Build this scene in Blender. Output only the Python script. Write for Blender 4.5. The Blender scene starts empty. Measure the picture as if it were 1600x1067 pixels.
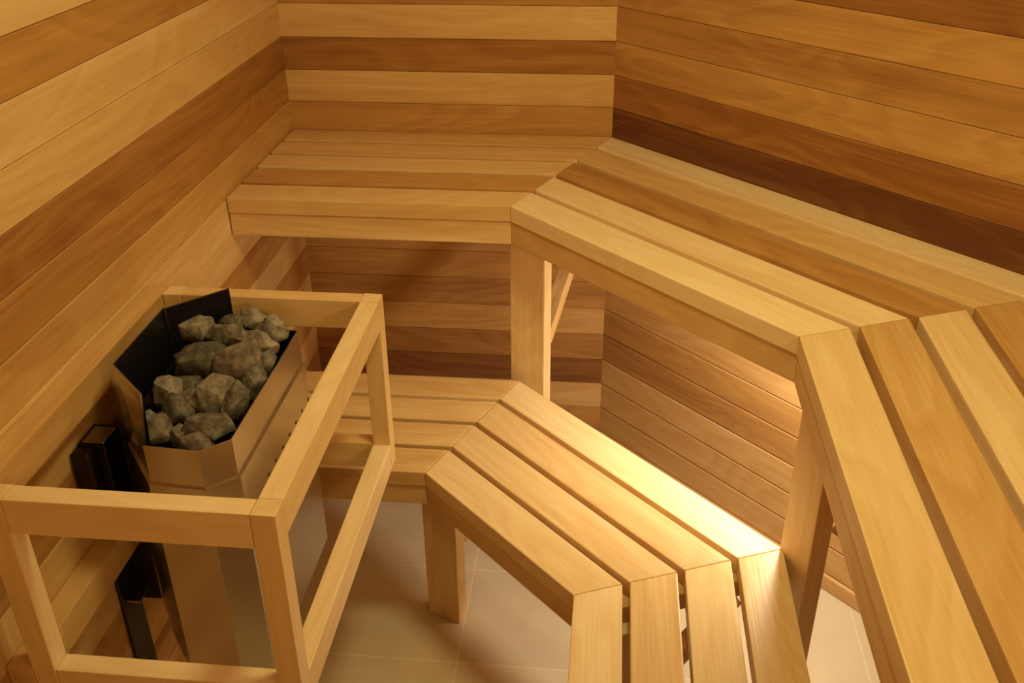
import bpy, bmesh, math, random
from mathutils import Vector, Matrix, noise

scene = bpy.context.scene
COL = scene.collection

# ------------------------------------------------------------------ camera
yaw, pitch, roll = -0.10426, -0.50910, -0.00888
cy, sy, cp, sp = math.cos(yaw), math.sin(yaw), math.cos(pitch), math.sin(pitch)
fw = Vector((sy * cp, cy * cp, sp))
r0 = Vector((cy, -sy, 0))
u0 = r0.cross(fw)
rr = r0 * math.cos(roll) + u0 * math.sin(roll)
uu = -r0 * math.sin(roll) + u0 * math.cos(roll)
cam_data = bpy.data.cameras.new('camera')
cam = bpy.data.objects.new('camera', cam_data)
COL.objects.link(cam)
cam.matrix_world = Matrix(((rr.x, uu.x, -fw.x, -0.0038), (rr.y, uu.y, -fw.y, -2.4487),
                           (rr.z, uu.z, -fw.z, 1.7038), (0, 0, 0, 1)))
cam_data.sensor_width = 36.0
cam_data.lens = 1535.02 * 36 / 1600
cam_data.clip_start = 0.02
scene.camera = cam

# ------------------------------------------------------------------ world, lights, exposure
w = bpy.data.worlds.new('world')
scene.world = w
w.use_nodes = True
w.node_tree.nodes['Background'].inputs[0].default_value = (1.0, 0.8, 0.55, 1)
w.node_tree.nodes['Background'].inputs[1].default_value = 0.05
scene.view_settings.view_transform = 'Standard'
scene.view_settings.look = 'None'
scene.view_settings.gamma = 1
scene.view_settings.use_curve_mapping = False
scene.view_settings.exposure = 0.04


def lamp(name, kind, loc, energy, color, size=0.1, target=None, size_y=None, spread=None):
    d = bpy.data.lights.new(name, kind)
    d.energy = energy
    d.color = color
    if kind == 'AREA':
        d.size = size
        if size_y:
            d.shape = 'RECTANGLE'
            d.size_y = size_y
        if spread:
            d.spread = spread
    else:
        d.shadow_soft_size = size
    o = bpy.data.objects.new(name, d)
    COL.objects.link(o)
    o.location = loc
    if target:
        o.rotation_euler = (Vector(target) - Vector(loc)).to_track_quat('-Z', 'Y').to_euler()
    return o


WARM = (1.0, 0.90, 0.41)
lamp('ceiling_lamp_light', 'AREA', (0.06, -1.25, 2.12), 9.0, WARM, 0.22, (0.30, -0.80, 0.0))
lamp('rear_fill_light', 'POINT', (0.66, -2.50, 1.50), 9.0, WARM, 0.07)  # unseen fill light, added to brighten faces towards the camera and the right
lamp('glare_light', 'POINT', (-0.76, -0.62, 1.85), 1.3, (1.0, 0.95, 0.80), 0.05)  # unseen light added to raise a glare streak on the diagonal wall
lamp('under_bench_light', 'AREA', (0.42, -0.76, 0.815), 6.4, (1.0, 0.88, 0.64), 0.08, (0.27, -0.62, 0.25))

# ------------------------------------------------------------------ dimensions (metres, floor at z = 0)
A45 = math.radians(45.4)
LW = 0.8334                      # left wall at x = -LW
D = 1.156                        # length of the diagonal wall
dd = Vector((math.cos(A45), -math.sin(A45)))
nn = Vector((-math.sin(A45), -math.cos(A45)))
O2 = dd * D
P_ = 0.08122                     # wall board pitch
Z0 = 1.0131                      # a wall board joint level
CEIL = 2.15
YF = -2.95
HU, HL = 0.9388, 0.4872
WU, W1, WB = 0.50, 0.846, 0.468


def bend1(wd):
    return Vector((-wd * math.tan(A45 / 2), -wd))


B2 = (math.pi / 2 - A45) / 2


def bend2(wd):
    return O2 - dd * (wd * math.tan(B2)) + nn * wd


XR = O2.x                        # right wall at x = XR

# ------------------------------------------------------------------ materials


def new_mat(name):
    m = bpy.data.materials.new(name)
    m.use_nodes = True
    nt = m.node_tree
    return m, nt, nt.nodes['Principled BSDF']


def wood_material():
    m, nt, b = new_mat('cedar_wood')
    N, L = nt.nodes.new, nt.links.new
    g = N('ShaderNodeAttribute'); g.attribute_name = 'grain'
    t = N('ShaderNodeAttribute'); t.attribute_name = 'tone'
    mp = N('ShaderNodeMapping'); mp.inputs['Scale'].default_value = (1.3, 5.5, 5.5)
    L(g.outputs['Vector'], mp.inputs[0])
    n1 = N('ShaderNodeTexNoise'); n1.inputs['Scale'].default_value = 1.0
    n1.inputs['Detail'].default_value = 1.5; n1.inputs['Distortion'].default_value = 0.35
    L(mp.outputs[0], n1.inputs['Vector'])
    mul = N('ShaderNodeMath'); mul.operation = 'MULTIPLY'; mul.inputs[1].default_value = 13.0
    L(n1.outputs['Fac'], mul.inputs[0])
    fr = N('ShaderNodeMath'); fr.operation = 'FRACT'; L(mul.outputs[0], fr.inputs[0])
    ring = N('ShaderNodeValToRGB')
    e = ring.color_ramp.elements
    e[0].position = 0; e[0].color = (0, 0, 0, 1)
    e[1].position = 1; e[1].color = (0, 0, 0, 1)
    k = e.new(0.72); k.color = (1, 1, 1, 1)
    L(fr.outputs[0], ring.inputs[0])
    # fine fibres
    mp2 = N('ShaderNodeMapping'); mp2.inputs['Scale'].default_value = (6, 190, 190)
    L(g.outputs['Vector'], mp2.inputs[0])
    n2 = N('ShaderNodeTexNoise'); n2.inputs['Scale'].default_value = 1.0; n2.inputs['Detail'].default_value = 4
    L(mp2.outputs[0], n2.inputs['Vector'])
    # broad streaks of darker heartwood
    mp3 = N('ShaderNodeMapping'); mp3.inputs['Scale'].default_value = (1.1, 17, 17)
    L(g.outputs['Vector'], mp3.inputs[0])
    n3 = N('ShaderNodeTexNoise'); n3.inputs['Scale'].default_value = 1.0; n3.inputs['Detail'].default_value = 2
    L(mp3.outputs[0], n3.inputs['Vector'])

    def madd(a, f, c, sub=0.5):
        s = N('ShaderNodeMath'); s.operation = 'SUBTRACT'; L(a, s.inputs[0]); s.inputs[1].default_value = sub
        q = N('ShaderNodeMath'); q.operation = 'MULTIPLY_ADD'
        L(s.outputs[0], q.inputs[0]); q.inputs[1].default_value = f; L(c, q.inputs[2])
        return q.outputs[0]
    v = madd(ring.outputs[0], 0.07, t.outputs['Fac'])
    v = madd(n2.outputs['Fac'], 0.22, v)
    v = madd(n3.outputs['Fac'], 0.30, v)
    ramp = N('ShaderNodeValToRGB')
    e = ramp.color_ramp.elements
    e[0].position = 0.0; e[0].color = (0.90, 0.70, 0.41, 1)
    e[1].position = 1.0; e[1].color = (0.13, 0.040, 0.016, 1)
    for p, c in ((0.25, (0.74, 0.49, 0.22)), (0.5, (0.54, 0.285, 0.088)), (0.75, (0.30, 0.122, 0.032))):
        k = e.new(p); k.color = c + (1,)
    L(v, ramp.inputs[0])
    L(ramp.outputs[0], b.inputs['Base Color'])
    b.inputs['Roughness'].default_value = 0.38
    ac = N('ShaderNodeAttribute'); ac.attribute_name = 'across'
    L(ac.outputs['Vector'], b.inputs['Tangent'])
    b.inputs['Anisotropic'].default_value = 0.85
    b.inputs['Anisotropic Rotation'].default_value = 0.25
    b.inputs['Specular IOR Level'].default_value = 0.4
    bp = N('ShaderNodeBump'); bp.inputs['Strength'].default_value = 0.3; bp.inputs['Distance'].default_value = 0.001
    L(n2.outputs['Fac'], bp.inputs['Height']); L(bp.outputs[0], b.inputs['Normal'])
    return m


def metal_material(name, col, rough, metallic=1.0, streak=True):
    m, nt, b = new_mat(name)
    N, L = nt.nodes.new, nt.links.new
    b.inputs['Metallic'].default_value = metallic
    tc = N('ShaderNodeTexCoord')
    mp = N('ShaderNodeMapping'); mp.inputs['Scale'].default_value = (9, 9, 1.5) if streak else (12, 12, 12)
    L(tc.outputs['Object'], mp.inputs[0])
    n = N('ShaderNodeTexNoise'); n.inputs['Scale'].default_value = 2; n.inputs['Detail'].default_value = 4
    L(mp.outputs[0], n.inputs['Vector'])
    r = N('ShaderNodeMapRange'); r.inputs['To Min'].default_value = rough - 0.03; r.inputs['To Max'].default_value = rough + 0.03
    L(n.outputs['Fac'], r.inputs[0]); L(r.outputs[0], b.inputs['Roughness'])
    mx = N('ShaderNodeMix'); mx.data_type = 'RGBA'
    mx.inputs['A'].default_value = tuple(c * 0.95 for c in col) + (1,)
    mx.inputs['B'].default_value = tuple(min(1, c * 1.03) for c in col) + (1,)
    L(n.outputs['Fac'], mx.inputs['Factor']); L(mx.outputs['Result'], b.inputs['Base Color'])
    return m


def stone_material(name, c1, c2, c3):
    m, nt, b = new_mat(name)
    N, L = nt.nodes.new, nt.links.new
    tc = N('ShaderNodeTexCoord')
    n = N('ShaderNodeTexNoise'); n.inputs['Scale'].default_value = 60; n.inputs['Detail'].default_value = 6
    n.inputs['Roughness'].default_value = 0.65
    L(tc.outputs['Object'], n.inputs['Vector'])
    rp = N('ShaderNodeValToRGB'); e = rp.color_ramp.elements
    e[0].position = 0.3; e[0].color = c1 + (1,)
    e[1].position = 0.72; e[1].color = c3 + (1,)
    k = e.new(0.5); k.color = c2 + (1,)
    L(n.outputs['Fac'], rp.inputs[0]); L(rp.outputs[0], b.inputs['Base Color'])
    b.inputs['Roughness'].default_value = 0.75
    n2 = N('ShaderNodeTexNoise'); n2.inputs['Scale'].default_value = 130; n2.inputs['Detail'].default_value = 5
    L(tc.outputs['Object'], n2.inputs['Vector'])
    bp = N('ShaderNodeBump'); bp.inputs['Strength'].default_value = 0.7; bp.inputs['Distance'].default_value = 0.002
    L(n2.outputs['Fac'], bp.inputs['Height']); L(bp.outputs[0], b.inputs['Normal'])
    return m


def tile_material():
    m, nt, b = new_mat('floor_tile')
    N, L = nt.nodes.new, nt.links.new
    tc = N('ShaderNodeTexCoord')
    mp = N('ShaderNodeMapping'); mp.inputs['Location'].default_value = (0.297, 0.592, 0)
    L(tc.outputs['Object'], mp.inputs[0])
    br = N('ShaderNodeTexBrick'); br.offset = 0; br.inputs['Scale'].default_value = 1.0
    br.inputs['Brick Width'].default_value = 0.303; br.inputs['Row Height'].default_value = 0.303
    br.inputs['Mortar Size'].default_value = 0.0022; br.inputs['Mortar Smooth'].default_value = 0.2
    br.inputs['Color1'].default_value = (0.64, 0.53, 0.37, 1); br.inputs['Color2'].default_value = (0.68, 0.565, 0.395, 1)
    br.inputs['Mortar'].default_value = (0.76, 0.66, 0.48, 1)
    L(mp.outputs[0], br.inputs['Vector'])
    n = N('ShaderNodeTexNoise'); n.inputs['Scale'].default_value = 9; n.inputs['Detail'].default_value = 5
    L(tc.outputs['Object'], n.inputs['Vector'])
    r = N('ShaderNodeMapRange'); r.inputs['To Min'].default_value = 0.86; r.inputs['To Max'].default_value = 1.12
    L(n.outputs['Fac'], r.inputs[0])
    mx = N('ShaderNodeVectorMath'); mx.operation = 'SCALE'
    L(br.outputs['Color'], mx.inputs[0]); L(r.outputs[0], mx.inputs['Scale'])
    L(mx.outputs[0], b.inputs['Base Color'])
    b.inputs['Roughness'].default_value = 0.5
    bp = N('ShaderNodeBump'); bp.inputs['Strength'].default_value = 0.4; bp.inputs['Distance'].default_value = 0.002
    bp.invert = True
    L(br.outputs['Fac'], bp.inputs['Height']); L(bp.outputs[0], b.inputs['Normal'])
    return m


WOOD = wood_material()
STEEL = metal_material('brushed_steel', (0.62, 0.58, 0.52), 0.26)
BLACK = metal_material('scorched_black_steel', (0.020, 0.018, 0.024), 0.33, 0.6, False)
DARK = metal_material('dark_bracket_steel', (0.05, 0.035, 0.035), 0.35, 0.8, False)
GREY = metal_material('grey_sheet_steel', (0.22, 0.19, 0.17), 0.3, 1.0, False)
ZINC = metal_material('zinc_plated_steel', (0.55, 0.53, 0.48), 0.3, 1.0, False)
TILE = tile_material()
ST_GREY = stone_material('grey_olive_stone', (0.045, 0.038, 0.029), (0.15, 0.127, 0.095), (0.33, 0.28, 0.215))
ST_PALE = stone_material('pale_grey_stone', (0.09, 0.077, 0.06), (0.26, 0.22, 0.17), (0.48, 0.41, 0.32))
ST_BROWN = stone_material('brown_grey_stone', (0.055, 0.041, 0.03), (0.18, 0.135, 0.10), (0.35, 0.27, 0.20))
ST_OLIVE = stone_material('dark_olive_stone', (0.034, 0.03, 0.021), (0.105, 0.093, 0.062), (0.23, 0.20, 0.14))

# ------------------------------------------------------------------ mesh helpers
RND = random.Random(7)


def finish(name, bm, mat, parent=None, smooth=False):
    me = bpy.data.meshes.new(name)
    bm.normal_update()
    bm.to_mesh(me)
    bm.free()
    me.materials.append(mat)
    if smooth:
        for p in me.polygons:
            p.use_smooth = True
    o = bpy.data.objects.new(name, me)
    COL.objects.link(o)
    if parent:
        o.parent = parent
    return o


def tag(o, label, cat, group=None):
    o['label'] = label
    o['category'] = cat
    if group:
        o['group'] = group
    return o


def empty(name, loc):
    o = bpy.data.objects.new(name, None)
    o.location = loc
    o.empty_display_size = 0.1
    COL.objects.link(o)
    return o


def prism(bm, poly, z0, z1):
    """closed prism over a plan polygon (any order), returns its verts"""
    area = sum(poly[i][0] * poly[(i + 1) % len(poly)][1] - poly[(i + 1) % len(poly)][0] * poly[i][1] for i in range(len(poly)))
    if area < 0:
        poly = list(reversed(poly))
    lo = [bm.verts.new((p[0], p[1], z0)) for p in poly]
    hi = [bm.verts.new((p[0], p[1], z1)) for p in poly]
    n = len(poly)
    bm.faces.new(list(reversed(lo)))
    bm.faces.new(hi)
    for i in range(n):
        bm.faces.new((lo[i], lo[(i + 1) % n], hi[(i + 1) % n], hi[i]))
    return lo + hi


def boxm(bm, M, sx, sy_, sz):
    vs = []
    for z in (-sz / 2, sz / 2):
        for x, y in ((-sx / 2, -sy_ / 2), (sx / 2, -sy_ / 2), (sx / 2, sy_ / 2), (-sx / 2, sy_ / 2)):
            vs.append(bm.verts.new(M @ Vector((x, y, z))))
    for f in ((3, 2, 1, 0), (4, 5, 6, 7), (0, 1, 5, 4), (1, 2, 6, 5), (2, 3, 7, 6), (3, 0, 4, 7)):
        bm.faces.new([vs[i] for i in f])
    return vs


def wood_obj(name, bm, axis, tone, parent, off, bevel=0.0025, vary=0.0, seed=None):
    """one wooden member: bevelled, with grain coordinates along axis; off = parent's location"""
    if bevel:
        bmesh.ops.bevel(bm, geom=list(bm.edges), offset=bevel, segments=2, profile=0.6, affect='EDGES')
    axis = Vector(axis).normalized()
    ref = Vector((0, 0, 1)) if abs(axis.z) < 0.9 else Vector((1, 0, 0))
    s = axis.cross(ref).normalized()
    t = axis.cross(s)
    sd = seed if seed is not None else RND.uniform(0, 500)
    lay = bm.verts.layers.float_vector.new('grain')
    tl = bm.verts.layers.float.new('tone')
    la = bm.verts.layers.float_vector.new('across')
    for v in bm.verts:
        v[la] = s
        v[lay] = Vector((v.co.dot(axis) + sd * 1.7, v.co.dot(s) + sd * .61, v.co.dot(t) + sd * .37))
        v[tl] = tone
    for v in bm.verts:
        v.co -= Vector(off)
    return finish(name, bm, WOOD, parent)


# ------------------------------------------------------------------ room: boarded walls
def board_wall(name, a, b, inward, tones, zbase=0.0, ztop=CEIL, default=0.4, seed=1):
    """horizontal tongue-and-groove boards between plan points a and b; their face is on line a-b"""
    rnd = random.Random(seed)
    bm = bmesh.new()
    lay = bm.verts.layers.float_vector.new('grain')
    tl = bm.verts.layers.float.new('tone')
    la = bm.verts.layers.float_vector.new('across')
    a = Vector(a); b = Vector(b); inward = Vector(inward).normalized()
    ax = (b - a).normalized()
    th = 0.016
    k0 = math.floor((zbase - Z0) / P_)
    k1 = math.ceil((ztop - Z0) / P_)
    for k in range(k0, k1):
        z0 = max(zbase, Z0 + k * P_)
        z1 = min(ztop, Z0 + (k + 1) * P_)
        if z1 - z0 < 0.004:
            continue
        tone = tones.get(k, default + rnd.uniform(-0.15, 0.18))
        sd = rnd.uniform(0, 400)
        sub = bmesh.new()
        big = name == 'wall_diagonal' and k < -1
        gp = .0010 if big else .0004
        back = -inward * th
        vs = prism(sub, [a, b, b + back, a + back], z0 + gp, z1 - gp)
        eds = [e for e in sub.edges if all(abs((v.co.xy - a).dot(inward)) < 1e-5 for v in e.verts)
               and abs(e.verts[0].co.z - e.verts[1].co.z) < 1e-6]
        bmesh.ops.bevel(sub, geom=eds, offset=0.0024 if big else 0.0014, segments=1, affect='EDGES')
        mp = {}
        for v in sub.verts:
            nv = bm.verts.new(v.co)
            u = (v.co.xy - a).dot(ax)
            nv[lay] = Vector((u + sd * 1.7, v.co.z + sd * .61, (v.co.xy - a).dot(inward) + sd * .37))
            nv[tl] = tone
            nv[la] = Vector((0, 0, 1))
            mp[v] = nv
        for f in sub.faces:
            bm.faces.new([mp[v] for v in f.verts])
        sub.free()
    # backing behind the grooves
    vs = prism(bm, [a - inward * 0.0161, b - inward * 0.0161, b - inward * 0.03, a - inward * 0.03], zbase, ztop)
    for v in vs:
        v[tl] = 0.95
        v[la] = Vector((0, 0, 1))
    o = finish(name, bm, WOOD)
    o['kind'] = 'structure'
    return o


back_tones = {-1: .52, 0: .36, 1: .68, 2: .30, 3: .60, 4: .4, -2: .5, -3: .4, -4: .55, -5: .5, -6: .55, -7: .62, -8: .48,
              -9: .70, -10: .86, -11: .40, -12: .6, -13: .5}
diag_tones = {-1: .96, 0: .74, 1: .54, 2: .60, 3: .56, 4: .78, 5: .5, -2: .5, -3: .4, -4: .42, -5: .25, -6: .28, -7: .42, -8: .55,
              -9: .58, -10: .36, -11: .38, -12: .36, -13: .42}
left_tones = {5: .22, 4: .54, 3: .22, 2: .27, 1: .68, 0: .56, -1: .38, -2: .24, -3: .30, -4: .58, -5: .33, -6: .55, -7: .3,
              -8: .5, -9: .34, -10: .6, -11: .3, -12: .45, -13: .3}
E = 0.016
board_wall('wall_back', (-LW, 0), (0, 0), (0, -1), back_tones, seed=3)
board_wall('wall_diagonal', (0, 0), O2, nn, diag_tones, seed=4)
board_wall('wall_left', (-LW, YF), (-LW, 0), (1, 0), left_tones, seed=5)
board_wall('wall_right', O2, (XR, YF), (-1, 0), {}, seed=6)
board_wall('wall_front', (-LW, YF), (XR, YF), (0, 1), {}, seed=8)


def slab(name, z0, z1, mat):
    bm = bmesh.new()
    prism(bm, [(-LW - .03, .03), (.012, .03), (O2.x + .03, O2.y + .012), (XR + .03, YF - .03), (-LW - .03, YF - .03)], z0, z1)
    o = finish(name, bm, mat)
    o['kind'] = 'structure'
    return o


slab('floor', -0.04, 0.0, TILE)
cb = bmesh.new()
prism(cb, [(-LW - .03, .03), (.012, .03), (O2.x + .03, O2.y + .012), (XR + .03, YF - .03), (-LW - .03, YF - .03)], CEIL, CEIL + .03)
o = wood_obj('ceiling', cb, (1, 0, 0), .35, None, (0, 0, 0), 0)
o['kind'] = 'structure'


def baseboard(name, pts):
    bm = bmesh.new()
    prism(bm, pts, 0.0005, 0.042)
    d = Vector(pts[1]) - Vector(pts[0])
    o = wood_obj(name, bm, (d.x, d.y, 0), .36, None, (0, 0, 0), 0.003)
    o['kind'] = 'structure'


h = .012
baseboard('baseboard_back', [(-LW + h, -.0005), (-.0005, -.0005), bend1(h), (-LW + h, -h)])
baseboard('baseboard_diagonal', [(0, -.001), O2 + Vector((-.001, 0)), bend2(h), bend1(h)])
baseboard('baseboard_left', [(-LW + .0005, YF + .001), (-LW + .0005, -.001), (-LW + h, -.001), (-LW + h, YF + .001)])
baseboard('baseboard_right', [(XR - .0005, YF + .001), O2 + Vector((-.0005, 0)), bend2(h), (XR - h, YF + .001)])


# ------------------------------------------------------------------ benches
TB = 0.036
YEND = YF + 0.004


def path_point(seg, end, wd):
    if seg == 0:
        return Vector((-LW + 0.002, -wd)) if end == 0 else bend1(wd)
    if seg == 1:
        return bend1(wd) if end == 0 else bend2(wd)
    return bend2(wd) if end == 0 else Vector((XR - wd, YEND))


AX = [Vector((1, 0, 0)), Vector((dd.x, dd.y, 0)), Vector((0, -1, 0))]


def strip(name, seg, wa, wb, z0, z1, tone, root, bevel=.0025, joint=0.0004, seed=None):
    a0, a1 = path_point(seg, 0, wa), path_point(seg, 1, wa)
    b0, b1 = path_point(seg, 0, wb), path_point(seg, 1, wb)
    dv = Vector((AX[seg].x, AX[seg].y)) * joint
    bm = bmesh.new()
    prism(bm, [a0 + dv, a1 - dv, b1 - dv, b0 + dv], z0, z1)
    return wood_obj(name, bm, AX[seg], tone, root, root.location, bevel, seed=seed)


def post(name, c, tangent, width, depth, z0, z1, tone, root):
    """c: centre of front face in plan; tangent: along the wide face; depth goes to the left of tangent (towards wall)"""
    t = Vector(tangent).normalized()
    back = Vector((-t.y, t.x))
    bm = bmesh.new()
    prism(bm, [c - t * width / 2, c + t * width / 2, c + t * width / 2 + back * depth, c - t * width / 2 + back * depth], z0, z1)
    return wood_obj(name, bm, (0, 0, 1), tone, root, root.location, .003)


def bar(name, p, q, width, thick, tone, root, side, z_cut=None):
    """square bar from p to q; side = horizontal direction of its width"""
    p = Vector(p); q = Vector(q)
    ax = (q - p).normalized()
    s = Vector(side).normalized()
    up = ax.cross(s).normalized()
    M = Matrix(((ax.x, s.x, up.x, (p.x + q.x) / 2), (ax.y, s.y, up.y, (p.y + q.y) / 2), (ax.z, s.z, up.z, (p.z + q.z) / 2), (0, 0, 0, 1)))
    bm = bmesh.new()
    boxm(bm, M, (q - p).length, width, thick)
    if z_cut:
        bmesh.ops.bisect_plane(bm, geom=list(bm.verts) + list(bm.edges) + list(bm.faces), plane_co=(0, 0, z_cut), plane_no=(0, 0, 1), clear_outer=True)
        es = [e for e in bm.edges if e.is_boundary]
        if es:
            bmesh.ops.edgeloop_fill(bm, edges=es)
    bmesh.ops.recalc_face_normals(bm, faces=list(bm.faces))
    return wood_obj(name, bm, ax, tone, root, root.location, .002)


T1 = Vector((math.cos(A45 / 2), -math.sin(A45 / 2)))        # along the wide face of a post at the first mitre
K1 = Vector((math.sin(A45 / 2), math.cos(A45 / 2)))         # towards the wall corner
a2 = A45 + B2
T2 = Vector((math.cos(a2), -math.sin(a2)))
K2 = Vector((math.sin(a2), math.cos(a2)))


def make_bench(name, label, top, wback, wfront, nslat, slat_w, brace_len, tones, apron_tones, apron_h, posts, loc):
    root = empty(name, loc)
    tag(root, label, 'bench')
    step = (wfront - wback - slat_w) / (nslat - 1)
    for seg in range(3):
        for k in range(nslat):
            wa = wback + k * step
            strip('slat', seg, max(wa, .002), wa + slat_w, top - TB, top, tones[seg][k], root)
    for seg in range(3):
        strip('apron', seg, wfront - .003 - .036, wfront - .003, top - TB - apron_h, top - TB - .0005, apron_tones[seg], root)
    # bearers under the slats
    bz = top - TB - .0005

    def bearer(p, q, side):
        p = Vector((p[0], p[1], bz - .02)); q = Vector((q[0], q[1], bz - .02))
        bar('bearer', p, q, .036, .038, .35, root, side)
    wi = wfront - .05
    for bf, T in ((bend1, T1), (bend2, T2)):
        p, q = bf(max(wback, .03)), bf(wi - .01)
        bearer(p, q, (T.x, T.y, 0))
    bearer((-LW + .022, -max(wback, .004)), (-LW + .022, -wi), (1, 0, 0))
    y = -1.9
    bearer((XR - max(wback, .004), y), (XR - wi, y), (0, 1, 0))
    for (c, T, K, wd, dp) in posts:
        c = Vector(c)
        post('leg', c, T, wd, dp, 0.0005, top - TB - .04, .16, root)
        # diagonal brace from the leg up to the bearer, leaning back to the wall
        q0 = c + K * (dp + .002)
        zt = top - TB - .043
        ln = brace_len
        p = Vector((q0.x + K.x * .012, q0.y + K.y * .012, zt - ln + .0))
        q = Vector((q0.x + K.x * (ln - .01), q0.y + K.y * (ln - .01), zt + .01))
        off = Vector((T.x, T.y, 0)) * .018
        bar('brace', p + off, q + off, .032, .03, .28, root, (T.x, T.y, 0), z_cut=zt)
    return root


LEG_U1 = (bend1(.4385) + K1 * 0.0 + T1 * .012 - K1 * .012)
up_tones = [[.36, .33, .27, .50, .27],
            [.08, .32, .56, .10, .04],
            [.30, .46, .18, .38, .20]]
up_apron = [.24, .30, .30]
make_bench('upper_bench', 'high corner sauna bench with five pale cedar slats turning round two mitred bends', HU, 0.0, WU, 5, .0865, .29,
           up_tones, up_apron, .053,
           [(LEG_U1, T1, K1, .089, .036), (Vector((.355, -1.055)), T2, K2, .089, .036)], (0.1, -.6, 0))
lo_tones = [[.33, .30, .33, .34],
            [.16, .30, .22, .25],
            [.22, .27, .33, .24]]
lo_tones = [[.34, .30, .32, .34], [.12, .28, .20, .16], [.28, .16, .28, .16]]
make_bench('lower_bench', 'low corner sauna bench with four pale slats, the lower step below the high bench', HL, WB, W1, 4, .0845, .20,
           lo_tones, [.32, .28, .30], .048,
           [(Vector((-.348, -.762)), T1, K1, .086, .036), (bend2(.775), T2, K2, .086, .036)], (-.2, -.9, 0))

# unseen disc added above the bench light, blocking leaks through the slat gaps
bm = bmesh.new()
bmesh.ops.create_cone(bm, cap_ends=True, segments=40, radius1=.115, radius2=.10, depth=.02)
bmesh.ops.create_cone(bm, cap_ends=True, segments=24, radius1=.03, radius2=.03, depth=.024, matrix=Matrix.Translation((0, 0, -.02)))
baffle = finish('bench_light_baffle', bm, ZINC)
baffle.location = (.42, -.76, .854)
tag(baffle, 'round metal light-blocking disc added unseen under the high bench near its right bend', 'lamp')

# ------------------------------------------------------------------ heater guard rail
GXL, GXR = -.7925, -.3972
GF, GB = -1.5268, -.9047
GZ, GLZ = .924, .619
GW = .0338
guard = tag(empty('heater_guard', ((GXL + GXR) / 2, (GF + GB) / 2, 0)),
            'open wooden guard frame of square rails fixed to the wall around the stone heater', 'guard rail')


def gbox(name, x0, x1, y0, y1, z0, z1, tone, axis, bev=.002):
    bm = bmesh.new()
    prism(bm, [(x0, y0), (x1, y0), (x1, y1), (x0, y1)], z0, z1)
    return wood_obj(name, bm, axis, tone, guard, guard.location, bev)


RH = .0564
G0 = .50
for x0 in (GXL, GXR - GW):
    for y0 in (GF, GB - GW):
        gbox('post', x0, x0 + GW, y0, y0 + GW, GLZ - RH - .0, GZ, .15, (0, 0, 1))
for z in (GZ, GLZ):
    e = .0004
    gbox('rail', GXL + GW + e, GXR - GW - e, GF + .001, GF + GW - .001, z - RH, z - .0004, .06, (1, 0, 0))
    gbox('rail', GXR - GW + .0004, GXR - .0004, GF + GW + e, GB - GW - e, z - RH, z - .0004, .11, (0, 1, 0))
    gbox('rail', GXL + GW + e, GXR - GW - e, GB - GW + .001, GB - .001, z - RH, z - .0004, .26, (1, 0, 0))
gbox('wall_rail', -LW + .0006, GXL - .0006, GF, GB, GZ - RH, GZ, .34, (0, 1, 0))
gbox('wall_rail', -LW + .0006, GXL - .0006, GF, GB, GLZ - RH, GLZ, .34, (0, 1, 0))

# ------------------------------------------------------------------ heater
HX, HY = -.66, -1.13
heater = tag(empty('sauna_heater', (HX, HY, .385)), 'wall-mounted brushed steel sauna heater with an open top full of stones', 'sauna heater')
pl = [(-.748, -1.035), (-.748, -1.222), (-.672, -1.318), (-.584, -1.325), (-.546, -1.290), (-.546, -.948), (-.662, -.948)]
ZH, ZR, ZL, ZB = .946, .866, .796, .385
rim = {0: ZH, 1: ZH, 2: ZH, 3: ZR, 4: ZR, 5: ZR, 6: ZH}
TH = .0016


def inset(poly, d):
    out = []
    n = len(poly)
    cx = sum(p[0] for p in poly) / n; cyy = sum(p[1] for p in poly) / n
    for i in range(n):
        p0, p1, p2 = Vector(poly[i - 1]), Vector(poly[i]), Vector(poly[(i + 1) % n])
        e1 = (p1 - p0).normalized(); e2 = (p2 - p1).normalized()
        n1 = Vector((-e1.y, e1.x)); n2 = Vector((-e2.y, e2.x))
        if n1.dot(Vector((cx, cyy)) - p1) < 0:
            n1, n2 = -n1, -n2
        m = (n1 + n2); m = m / m.dot(n1)
        out.append(p1 + m * d)
    return out


def sheet(name, segs, mat, closed_bottom=None):
    """segs: list of (p0, p1, z0a, z0b, z1a, z1b) outer wall strips, thickness inward by TH"""
    bm = bmesh.new()
    for (p0, q0, p1, q1, za, zb, ta, tb) in segs:
        v = [bm.verts.new((p0[0], p0[1], za)), bm.verts.new((p1[0], p1[1], zb)), bm.verts.new((p1[0], p1[1], tb)), bm.verts.new((p0[0], p0[1], ta)),
             bm.verts.new((q0[0], q0[1], za)), bm.verts.new((q1[0], q1[1], zb)), bm.verts.new((q1[0], q1[1], tb)), bm.verts.new((q0[0], q0[1], ta))]
        for f in ((0, 1, 2, 3), (7, 6, 5, 4), (3, 2, 6, 7), (1, 0, 4, 5), (0, 3, 7, 4), (2, 1, 5, 6)):
            bm.faces.new([v[i] for i in f])
    if closed_bottom:
        prism(bm, closed_bottom[0], closed_bottom[1], closed_bottom[1] + .002)
    bmesh.ops.recalc_face_normals(bm, faces=list(bm.faces))
    for v in bm.verts:
        v.co -= Vector((HX, HY, .385))
    return finish(name, bm, mat, heater)


pi = inset(pl, TH)
pj = inset(pl, TH * 2.2)
pli = inset(pl, -.004)           # lower casing stands 4 mm proud of the collar
pii = inset(pl, -.0024)
n = len(pl)


def lean(o):
    for v in o.data.vertices:
        wx, wy, wz = v.co.x + HX, v.co.y + HY, v.co.z + .385
        if wz > .90 and abs(wx - pl[2][0]) < .02 and abs(wy - pl[2][1]) < .02:
            v.co.x += .005; v.co.y += .016


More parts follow.
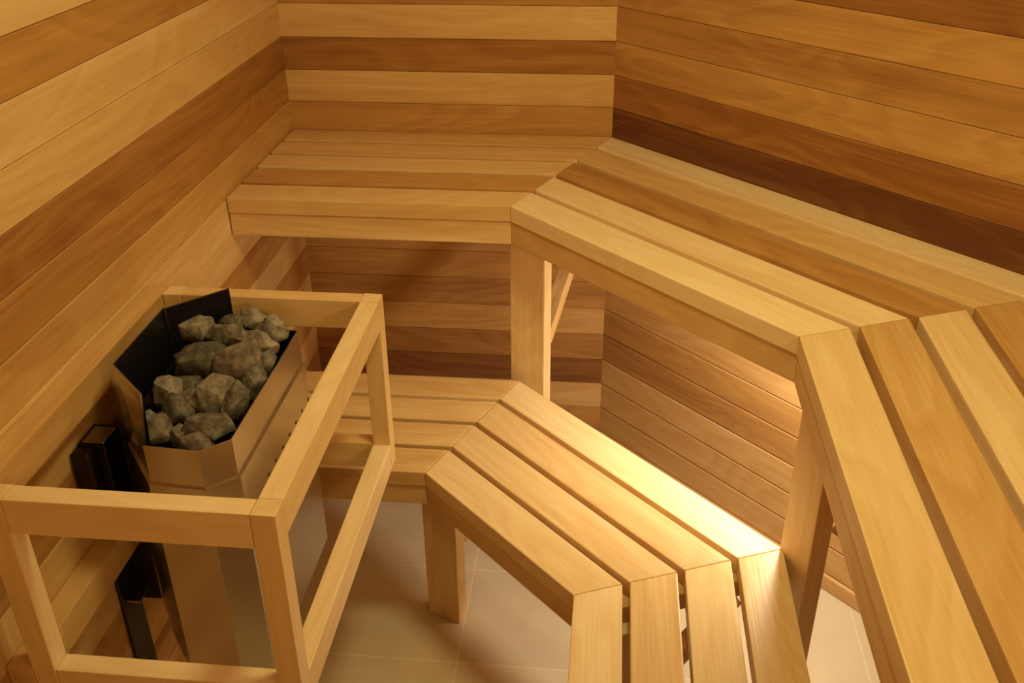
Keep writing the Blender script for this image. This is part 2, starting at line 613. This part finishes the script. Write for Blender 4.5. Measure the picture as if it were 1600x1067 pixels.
# lower casing
ring_ = [(pli[i], pii[i], pli[(i + 1) % n], pii[(i + 1) % n], ZB, ZB, ZL, ZL) for i in range(n)]
casing = sheet('casing', ring_, STEEL, (pii, ZB))
lip = [(pli[i], pi[i], pli[(i + 1) % n], pi[(i + 1) % n], ZL, ZL, ZL + .002, ZL + .002) for i in range(n)]
sheet('casing_lip', lip, STEEL)
# collar: low in front, high against the wall
col = []
inn = []
for i in range(n):
    j = (i + 1) % n
    if i in (0, 1, 6):
        za = zb = ZH
    else:
        za = zb = ZR
    col.append((pl[i], pi[i], pl[j], pi[j], ZL + .002, ZL + .002, za, zb))
    inn.append((pi[i], pj[i], pj[j] if False else pi[j], pj[j], ZL - .09, ZL - .09, za - .001, zb - .001))
lean(sheet('collar', col, STEEL))
lean(sheet('inner_liner', inn, BLACK))
# the rear side flange: carries the front-left facet on towards the wall, its top corner cut off
ex = Vector((-.792, -1.166))
sheet('side_flange', [(ex, ex + Vector((.0012, .001)), Vector(pl[1]), Vector(pl[1]) + Vector((.0012, .001)), ZB, ZB, .865, ZH)], STEEL)
# partition between wall side duct and stone space
bm = bmesh.new()
prism(bm, [(-.7205, -1.255), (-.719, -1.255), (-.719, -.975), (-.7205, -.975)], ZL - .09, ZR + .004)
for v in bm.verts:
    v.co -= Vector((HX, HY, .385))
finish('partition', bm, GREY, heater)
bm = bmesh.new()
prism(bm, [(-.7465, -1.0355), (-.743, -1.0385), (-.7405, -1.0355), (-.744, -1.0325)], ZR - .01, ZH - .001)
for v in bm.verts:
    v.co -= Vector((HX, HY, .385))
finish('corner_seam', bm, GREY, heater)
bm = bmesh.new()
prism(bm, pj, ZL - .092, ZL - .089)
for v in bm.verts:
    v.co -= Vector((HX, HY, .385))
finish('stone_tray', bm, BLACK, heater)
# row of round vent holes in the right hand side
hole = None
for i in range(7):
    if hole is None:
        bm = bmesh.new()
        bmesh.ops.create_cone(bm, cap_ends=True, segments=14, radius1=.0036, radius2=.0036, depth=.0008, matrix=Matrix.Rotation(math.pi / 2, 4, 'Y'))
        hole = finish('vent_hole', bm, BLACK, heater)
        o = hole
    else:
        o = hole.copy()
        COL.objects.link(o)
    o.location = (-.5419 - HX, -1.185 + i * .0385 - HY, .7235 - .385)

# mounting hardware between the heater and the wall
def hw(name, boxes, mat, parent, off, bevel=.0012):
    bm = bmesh.new()
    for (x0, x1, y0, y1, z0, z1) in boxes:
        prism(bm, [(x0, y0), (x1, y0), (x1, y1), (x0, y1)], z0, z1)
    bmesh.ops.bevel(bm, geom=list(bm.edges), offset=bevel, segments=1, affect='EDGES')
    for v in bm.verts:
        v.co -= Vector(off)
    return finish(name, bm, mat, parent)


hoff = (HX, HY, .385)
hw('back_box', [(-.79, -.753, -1.150, -1.02, .41, .80)], DARK, heater, hoff)
for y in (-1.205, -1.005):
    hw('wall_bracket', [(-LW + .001, -.826, y - .03, y + .03, .24, .80), (-LW + .001, -.786, y + .026, y + .03, .42, .80),
                        (-LW + .001, -.786, y - .03, y - .026, .62, .80)], DARK, heater, hoff)
    b = hw('bracket_tab', [(-.826, -.79, y - .024, y + .022, .798, .802)], ZINC, heater, hoff)
    b['label'] = 'bright zinc tab on the bracket'
    b = hw('bracket_tab', [(-.826, -.80, y - .02, y + .018, .452, .456)], ZINC, heater, hoff)
    b['label'] = 'bright zinc tab on the bracket'
hw('junction_box', [(-LW + .001, -.80, -1.262, -1.236, .66, .80)], DARK, heater, hoff, .004)


# ------------------------------------------------------------------ stones
def stone(idx, x, y, z, w_, h_, mat, tilt, dep, label, pts=12, point=None):
    w_ *= 1.09; h_ *= 1.09; dep *= 1.1
    rnd = random.Random(idx * 13 + 5)
    bm = bmesh.new()
    vs = []
    for i in range(pts):
        th = math.acos(1 - 2 * (i + .5) / pts); ph = i * 2.39996 + rnd.uniform(-.4, .4)
        d = Vector((math.sin(th) * math.cos(ph), math.sin(th) * math.sin(ph), math.cos(th)))
        # push towards a box for blocky facets
        m = max(abs(d.x), abs(d.y), abs(d.z))
        d = d.lerp(d / m, .55) * rnd.uniform(.80, 1.0)
        vs.append(bm.verts.new(d * .5))
    r = bmesh.ops.convex_hull(bm, input=list(bm.verts))
    bmesh.ops.delete(bm, geom=[v for v in bm.verts if not v.link_faces], context='VERTS')
    bmesh.ops.dissolve_limit(bm, angle_limit=.30, verts=list(bm.verts), edges=list(bm.edges))
    xs = [v.co.x for v in bm.verts]; ys = [v.co.y for v in bm.verts]; zs = [v.co.z for v in bm.verts]
    for v in bm.verts:
        v.co.x *= 1 / (max(xs) - min(xs)); v.co.y *= 1 / (max(ys) - min(ys)); v.co.z *= 1 / (max(zs) - min(zs))
        v.co = Vector((v.co.x * w_, v.co.y * h_, v.co.z * dep))
    bmesh.ops.bevel(bm, geom=list(bm.edges), offset=min(w_, h_) * .03, segments=2, profile=.5, affect='EDGES')
    bmesh.ops.triangulate(bm, faces=list(bm.faces))
    bmesh.ops.subdivide_edges(bm, edges=[e for e in bm.edges if e.calc_length() > .006], cuts=2, use_grid_fill=True)
    bm.normal_update()
    for v in bm.verts:
        q = v.co * 55 + Vector((idx * 3.1, 0, 0))
        v.co += v.normal * (noise.noise(q) * .003 + noise.noise(q * 2.7) * .0018)
    # lay the width/height plane facing the viewer's side, tilted about it
    back = -fw
    R = Matrix((rr, uu, back)).transposed() @ Matrix.Rotation(math.radians(tilt), 3, 'Z') @ Matrix.Rotation(rnd.uniform(-.25, .25), 3, 'X')
    for v in bm.verts:
        v.co = R @ v.co
    o = finish('heater_stone', bm, mat, None, smooth=True)
    for p in o.data.polygons:
        p.use_smooth = True
    try:
        o.data.set_sharp_from_angle(angle=math.radians(32))
    except Exception:
        pass
    o.location = (x, y, z)
    tag(o, label, 'stone', 'stones piled in the heater')
    return o


G_, PA, BR, OL = ST_GREY, ST_PALE, ST_BROWN, ST_OLIVE
stones = [
    (-0.708, -1.000, 0.893, 0.060, 0.046, PA, 8, .045, 'pale blocky stone leaning on the black back panel, far left of the pile'),
    (-0.618, -0.970, 0.897, 0.053, 0.040, PA, -35, .034, 'pale wedge stone at the far top of the pile'),
    (-0.650, -0.978, 0.888, 0.050, 0.038, OL, 0, .04, 'dark olive stone behind the far wedge stone, at the back of the pile'),
    (-0.575, -0.982, 0.897, 0.040, 0.032, PA, -20, .034, 'small pale stone at the far right corner, upon the slab stone'),
    (-0.581, -0.998, 0.885, 0.060, 0.034, G_, -6, .04, 'flat grey slab stone in the far right corner of the heater'),
    (-0.650, -1.010, 0.884, 0.072, 0.042, G_, -10, .04, 'long grey stone in the second row, behind the light angular one'),
    (-0.580, -1.036, 0.886, 0.054, 0.036, PA, -32, .04, 'light angular stone near the right rim, far half of the pile'),
    (-0.620, -1.030, 0.884, 0.042, 0.040, BR, 10, .04, 'reddish brown stone wedged left of the light angular one'),
    (-0.673, -1.080, 0.876, 0.094, 0.056, OL, 20, .05, 'largest dark olive stone, smooth, in the middle left'),
    (-0.606, -1.086, 0.876, 0.084, 0.058, BR, 12, .05, 'large flat brown-grey stone in the middle of the pile'),
    (-0.569, -1.068, 0.868, 0.034, 0.046, G_, -30, .03, 'narrow grey stone tucked against the middle of the right rim'),
    (-0.572, -1.117, 0.864, 0.038, 0.060, G_, -35, .035, 'upright grey stone by the right rim, below the narrow one'),
    (-0.698, -1.166, 0.864, 0.046, 0.048, PA, 15, .042, 'pale cube-like stone at the left edge of the near half'),
    (-0.669, -1.202, 0.856, 0.047, 0.048, G_, -12, .042, 'rounded olive-grey stone just in front of the pale cube-like one'),
    (-0.618, -1.166, 0.864, 0.060, 0.062, PA, 6, .05, 'biggest pale square stone, standing up in the near middle'),
    (-0.658, -1.172, 0.854, 0.042, 0.040, G_, 20, .036, 'small grey stone squeezed left of the big pale square one'),
    (-0.587, -1.178, 0.856, 0.042, 0.068, G_, -28, .04, 'long grey stone slanting along the right rim, near half'),
    (-0.684, -1.250, 0.845, 0.060, 0.056, BR, -12, .045, 'triangular brown-grey stone in the near left corner'),
    (-0.651, -1.250, 0.838, 0.030, 0.034, G_, 0, .03, 'tiny grey stone between the two stones in the near row'),
    (-0.606, -1.236, 0.846, 0.082, 0.048, G_, 2, .045, 'broad mottled grey stone at the near end by the front rim'),
    (-0.617, -1.266, 0.836, 0.058, 0.034, BR, 10, .035, 'low brown stone touching the front rim under the broad one'),
    (-0.706, -1.222, 0.842, 0.026, 0.040, PA, 5, .03, 'small light stone hugging the left partition near the front'),
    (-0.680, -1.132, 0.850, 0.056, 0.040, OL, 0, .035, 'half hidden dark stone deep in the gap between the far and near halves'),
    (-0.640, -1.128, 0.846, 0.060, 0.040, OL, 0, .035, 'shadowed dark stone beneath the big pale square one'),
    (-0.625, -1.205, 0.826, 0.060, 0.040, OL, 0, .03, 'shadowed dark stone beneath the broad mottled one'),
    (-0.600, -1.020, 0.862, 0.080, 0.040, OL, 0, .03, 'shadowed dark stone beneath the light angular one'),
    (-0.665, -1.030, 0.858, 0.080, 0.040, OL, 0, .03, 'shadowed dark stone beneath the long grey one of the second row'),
]
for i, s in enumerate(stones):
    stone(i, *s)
